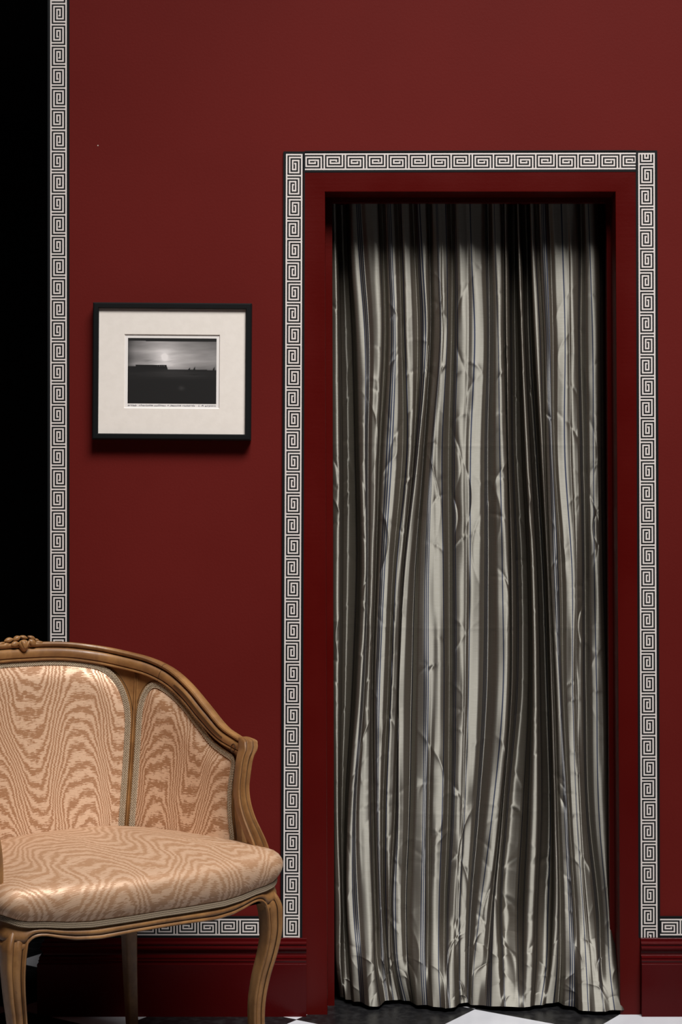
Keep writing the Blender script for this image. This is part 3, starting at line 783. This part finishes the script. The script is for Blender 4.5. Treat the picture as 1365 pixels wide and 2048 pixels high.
for sg in (1, -1):
    key = np.array([  # z, centre x, centre y, width, depth
        (.712, .3180, .143, .022, .020), (.709, .319, .135, .030, .030), (.700, .317, .127, .034, .036), (.690, .3135, .122, .033, .036), (.677, .305, .118, .030, .033), (.660, .2985, .115, .029, .031), (.646, .2945, .112, .028, .030), (.621, .287, .106, .028, .030),
        (.600, .283, .100, .0285, .030), (.575, .2815, .091, .030, .031), (.550, .283, .079, .0315, .032), (.524, .288, .066, .034, .034), (.500, .2935, .056, .036, .036), (.480, .297, .050, .037, .036), (.455, .298, .046, .036, .034), (.42, .296, .045, .036, .034)])
    if sg < 0: key[:, 1] += .014 + .010 * smooth01((.70 - key[:, 0]) / .1)
    zq_ = np.concatenate([np.linspace(.712, .68, 14), np.linspace(.676, .42, 44)]); kk = catmull(-key[:, 0], key, -zq_)
    rings = []
    yaw = R(-8) * sg
    for z, cx_, cy_, w_, d_ in kk:
        p = PP * np.array([w_, d_]); p = p * np.array([sg, 1]); c_, s_ = math.cos(yaw), math.sin(yaw)
        rings.append([(sg * cx_ + c_ * a - s_ * b, cy_ + s_ * a + c_ * b, z) for a, b in p])
    v, f = loft(rings); post = mesh_obj('arm_post', v, f, [M_WOOD, M_LINE], ch, True, groove_idx(len(rings) - 1, len(PP), (4, 11)), sharp=42)
    # incised scroll circle on the inner face of the arm knuckle
    i = int(np.argmin(np.abs(sr - .948 * sg))); Pk = T[i] - u_[i] * .027 + n_f[i] * .0128; Nk, ax, ay = n_f[i], t_[i], u_[i]
    tv, tf = torus(.0088, .0008, 1, 1, 28, 6)
    v = Pk + tv[:, 0:1] * ax + tv[:, 1:2] * ay + tv[:, 2:3] * Nk
    ii_ = [i for i in range(len(sr)) if .60 < sr[i] * sg < .885]; q = []
    for n_, i in enumerate(ii_):
        e_ = min(n_, len(ii_) - 1 - n_); hw = .0034 * min(1, .55 + .25 * e_)
        q.append([T[i] + u_[i] * (b_ * wsc[i]) + n_f[i] * (.0152 * wsc[i]) for b_ in (-.0250 - hw, -.0250 + hw)])
    q = np.array(q); mesh_obj('recessed_channel', q.reshape(-1, 3), grid_faces(len(ii_), 2), M_CHANNEL, rail, True)
    mesh_obj('scroll_ring', v, tf, M_LINE, rail, True)

# ---- carved flower on the crest
g = MB()
i0 = int(np.argmin(np.abs(sr))); c0 = T[i0] + np.array([0, 0, -.002]); tx, uz, ny = np.array([1., 0, 0]), np.array([0, 0, 1.]), np.array([0, -1., 0])
def petal(x, z, y, a, b, c, ang):
    v, f = ellipsoid(a, c, b, 14, 9)
    # leaf shape: pointed ends with a central vein
    k = v[:, 0] / a; v[:, 2] *= (1 - .75 * np.abs(k) ** 2.2); v[:, 1] += -.12 * c * np.exp(-(v[:, 2] / (b * .22)) ** 2) * np.sign(v[:, 1])
    ca_, sa = math.cos(ang), math.sin(ang)
    x2 = v[:, 0] * ca_ - v[:, 2] * sa; z2 = v[:, 0] * sa + v[:, 2] * ca_
    g.add(c0 + np.stack([x + x2, y + v[:, 1], z + z2], 1), f)
for q in [(-.035, .012, -.010, .0125, .0062, .007, .18), (-.0156, .0150, -.010, .0110, .0062, .008, .42), (.002, .0165, -.009, .0115, .0050, .008, -.28), (.0218, .0145, -.010, .0120, .0052, .007, -.42),
          (-.023, .0025, -.016, .0120, .0072, .007, .20), (.0205, .0040, -.016, .0120, .0078, .007, -.75), (-.0435, .0015, -.013, .0110, .0052, .006, .10), (.042, .0025, -.012, .0130, .0046, .006, -.24),
          (-.056, .0045, -.010, .0130, .0036, .005, .30), (.034, .0085, -.009, .0090, .0042, .006, -.35)]: petal(*q)
v, f = ellipsoid(.0125, .011, .0145, 16, 10)
v[:, 2] = np.where(v[:, 2] < 0, v[:, 2] * 1.0, v[:, 2] * .9); v[:, 0] *= 1 + .25 * v[:, 2] / .0145
g.add(c0 + v + np.array([-.002, -.018, -.001]), f)
for a in (-.5, -.1, .35):                      # overlapping folds of the bud
    v, f = ellipsoid(.0035, .004, .011, 8, 6); ca_, sa = math.cos(a), math.sin(a)
    x2 = v[:, 0] * ca_ - v[:, 2] * sa; z2 = v[:, 0] * sa + v[:, 2] * ca_
    g.add(c0 + np.stack([x2 - .002 + .012 * math.sin(-a), v[:, 1] - .026, z2 + .001], 1), f)
g.build('carved_flower', M_WOOD, rail, True)

# ---- seat: rail, cushion, gimp
def seat_outline(n=240):
    half = np.array([(0, -.050), (.06, -.0485), (.12, -.043), (.18, -.034), (.23, -.023), (.268, -.014), (.296, -.007), (.311, .008), (.314, .035), (.310, .08), (.305, .13), (.294, .20), (.272, .29), (.235, .375), (.18, .44), (.10, .475), (0, .482)])
    full = np.concatenate([half, (half[1:-1] * np.array([-1, 1]))[::-1]]); full = np.concatenate([full, full[:1]])
    L = cumlen(full); return catmull(L, full, np.linspace(0, L[-1], n + 1)[:-1])
OUT = seat_outline(320)
def out_normals(o):
    t = np.roll(o, -1, 0) - np.roll(o, 1, 0); t /= np.linalg.norm(t, axis=1, keepdims=True); return np.stack([t[:, 1], -t[:, 0]], 1)
ON = out_normals(OUT)
front = smooth01((.05 - OUT[:, 1]) / .03)
ax_ = np.abs(OUT[:, 0])
zg = np.interp(ax_, [0, .1, .15, .2, .24, .27, .29, .312], [.408, .4065, .4055, .409, .4145, .4165, .421, .431]) * front + .424 * (1 - front)
zlow = np.interp(ax_, [0, .06, .13, .18, .21, .235, .25, .262, .270, .276, .29, .32], [.3765, .376, .372, .3755, .382, .3885, .390, .387, .379, .365, .365, .365]) * front + .372 * (1 - front)
def ringz(off, z): return np.concatenate([OUT + ON * off[:, None], z[:, None]], 1)
one = np.ones(len(OUT))
pr = []
hgt = zg - zlow
for a, tfrac in [(-.022, 0.0), (-.006, 0.0), (-.001, .04), (.0015, .12), (.0010, .22), (-.0015, .28), (-.0015, .31), (.0012, .36), (.0022, .46), (.0012, .56), (-.0010, .64), (-.0030, .80), (-.0040, 1.0), (-.0040, 1.12), (-.022, 1.12)]:
    pr.append(ringz(one * a, zlow + hgt * tfrac))
pr = np.array(pr)                               # profile x outline
v = pr.transpose(1, 0, 2); vv, f = loft(v, wrap_n=True)
mesh_obj('seat_rail', vv, [q[::-1] for q in f], [M_WOOD, M_LINE], ch, True, groove_idx(v.shape[0], v.shape[1], (5,), 0), sharp=50)
und = MB(); uo = OUT * .94; k = len(uo)
und.add(np.concatenate([np.concatenate([uo, np.full((k, 1), .385)], 1), [[0, .2, .380]]]), [(i, k, (i + 1) % k) for i in range(k)])
und.build('seat_webbing', M_UNDER, ch, True)
cush = [(-.002, .000), (.003, .0065), (.0080, .013), (.0130, .024), (.0155, .036), (.0155, .048), (.0125, .059), (.0060, .068), (-.003, .0745), (-.014, .0785)]
cen = np.array([0, .20]); rings = []; uvs = []
for o_, dz in cush:
    back = smooth01((OUT[:, 1] - .10) / .25)
    p2 = OUT + ON * (o_ * (1 - back) - .014 * back)[:, None] if o_ > 0 else OUT + ON * (o_ - .014 * back)[:, None]
    base_z = zg * max(0, 1 - dz / .06) + .412 * min(1, dz / .06)
    rings.append(np.concatenate([p2, (base_z + dz)[:, None]], 1))
last = rings[-1].copy()
for t in np.linspace(.08, 1, 14):
    q = last.copy(); q[:, :2] = last[:, :2] + (cen - last[:, :2]) * (t * .985); q[:, 2] = last[:, 2] + .034 * (1 - (1 - t) ** 2.2); rings.append(q)
rings = np.array(rings); nrg, m_ = rings.shape[:2]
# gathers where the silk is pulled round the arm posts and small dimples
th = np.arange(m_)
uv = np.stack([rings[..., 0] + .02 * np.sin(rings[..., 1] * 9), rings[..., 1] + (rings[..., 2] - .49) * 1.0 + .25 * rings[..., 0] * rings[..., 0]], -1)
f = grid_faces(nrg, m_, True); f.append(tuple((nrg - 1) * m_ + j for j in range(m_)))
g = MB(); g.add(rings, f, 0, uv); seat = g.build('seat_cushion', M_MOIRE_SEAT, ch, True, useuv=True)
fi = [i for i in range(len(OUT)) if OUT[i, 1] < .075]
idx = sorted(fi, key=lambda i: (i + len(OUT) // 2) % len(OUT))
E = np.concatenate([OUT[idx] + ON[idx] * -.0025, (zg[idx] - .0015)[:, None]], 1)
ONe = np.concatenate([ON, np.zeros((len(ON), 1))], 1)
def seat_normal(C): return ONe[np.argmin(np.linalg.norm(OUT[None] - C[:, None, :2], axis=2), axis=1)]
gimp('seat_gimp', E, seat_normal, seat, step=.0030, half=.0054, rows=((-.0037, 0), (0, .5), (.0037, 0)), inward=0.0, mid=False, lift=.0035, rope=True, cord=M_SEATGIMP)

# ---- legs
def leg_profile():
    fr = [(-.5, -.40), (-.49, -.50), (-.44, -.56), (-.37, -.55), (-.33, -.47), (-.30, -.41), (-.25, -.41), (-.20, -.47), (-.10, -.52), (.0, -.53), (.08, -.50), (.13, -.43), (.17, -.40), (.21, -.44), (.27, -.52), (.35, -.55), (.43, -.53), (.49, -.46), (.5, -.38)]
    bk = [(.52, .0), (.5, .40), (.44, .49), (.35, .5), (-.35, .5), (-.44, .49), (-.5, .40), (-.5, 0)]
    return np.array(fr + bk)
LPf = leg_profile()
for sg in (1, -1):
    key = np.array([(.415, -.012, .040), (.400, -.004, .043), (.375, .0060, .0425), (.350, .0085, .0395), (.32, .0090, .0370), (.29, .0060, .0350), (.26, .0010, .0335), (.23, -.0050, .0320), (.20, -.0095, .0305), (.17, -.0125, .0295), (.14, -.0135, .0285), (.10, -.0120, .0280), (.06, -.0060, .0285), (.03, .0010, .031), (.012, .0050, .034), (0, .0050, .032)])
    zq_ = np.linspace(.415, 0, 90); kk = catmull(-key[:, 0], key, -zq_); rings = []
    for z, o_, w_ in kk:
        p = LPf * w_ * np.array([sg, 1]); rings.append([(sg * (.287 + o_) + a, .0135 - o_ + b, z) for a, b in p])
    v, f = loft(rings); mesh_obj('leg', v, f if sg < 0 else [q[::-1] for q in f], [M_WOOD, M_LINE], ch, True, groove_idx(len(rings) - 1, len(LPf), (5, 12)), sharp=40)
for sg in (1, -1):
    rings = []
    for z in np.linspace(.41, 0, 24):
        k = 1 - z / .41; w_ = .017 - .006 * k; p = rrect(w_, w_, .3)
        rings.append([(sg * (.186 + .022 * k * k) + a, .425 + .02 * k * k + b, z) for a, b in p])
    v, f = loft(rings); mesh_obj('leg', v, f, M_WOOD, ch, True, sharp=50)
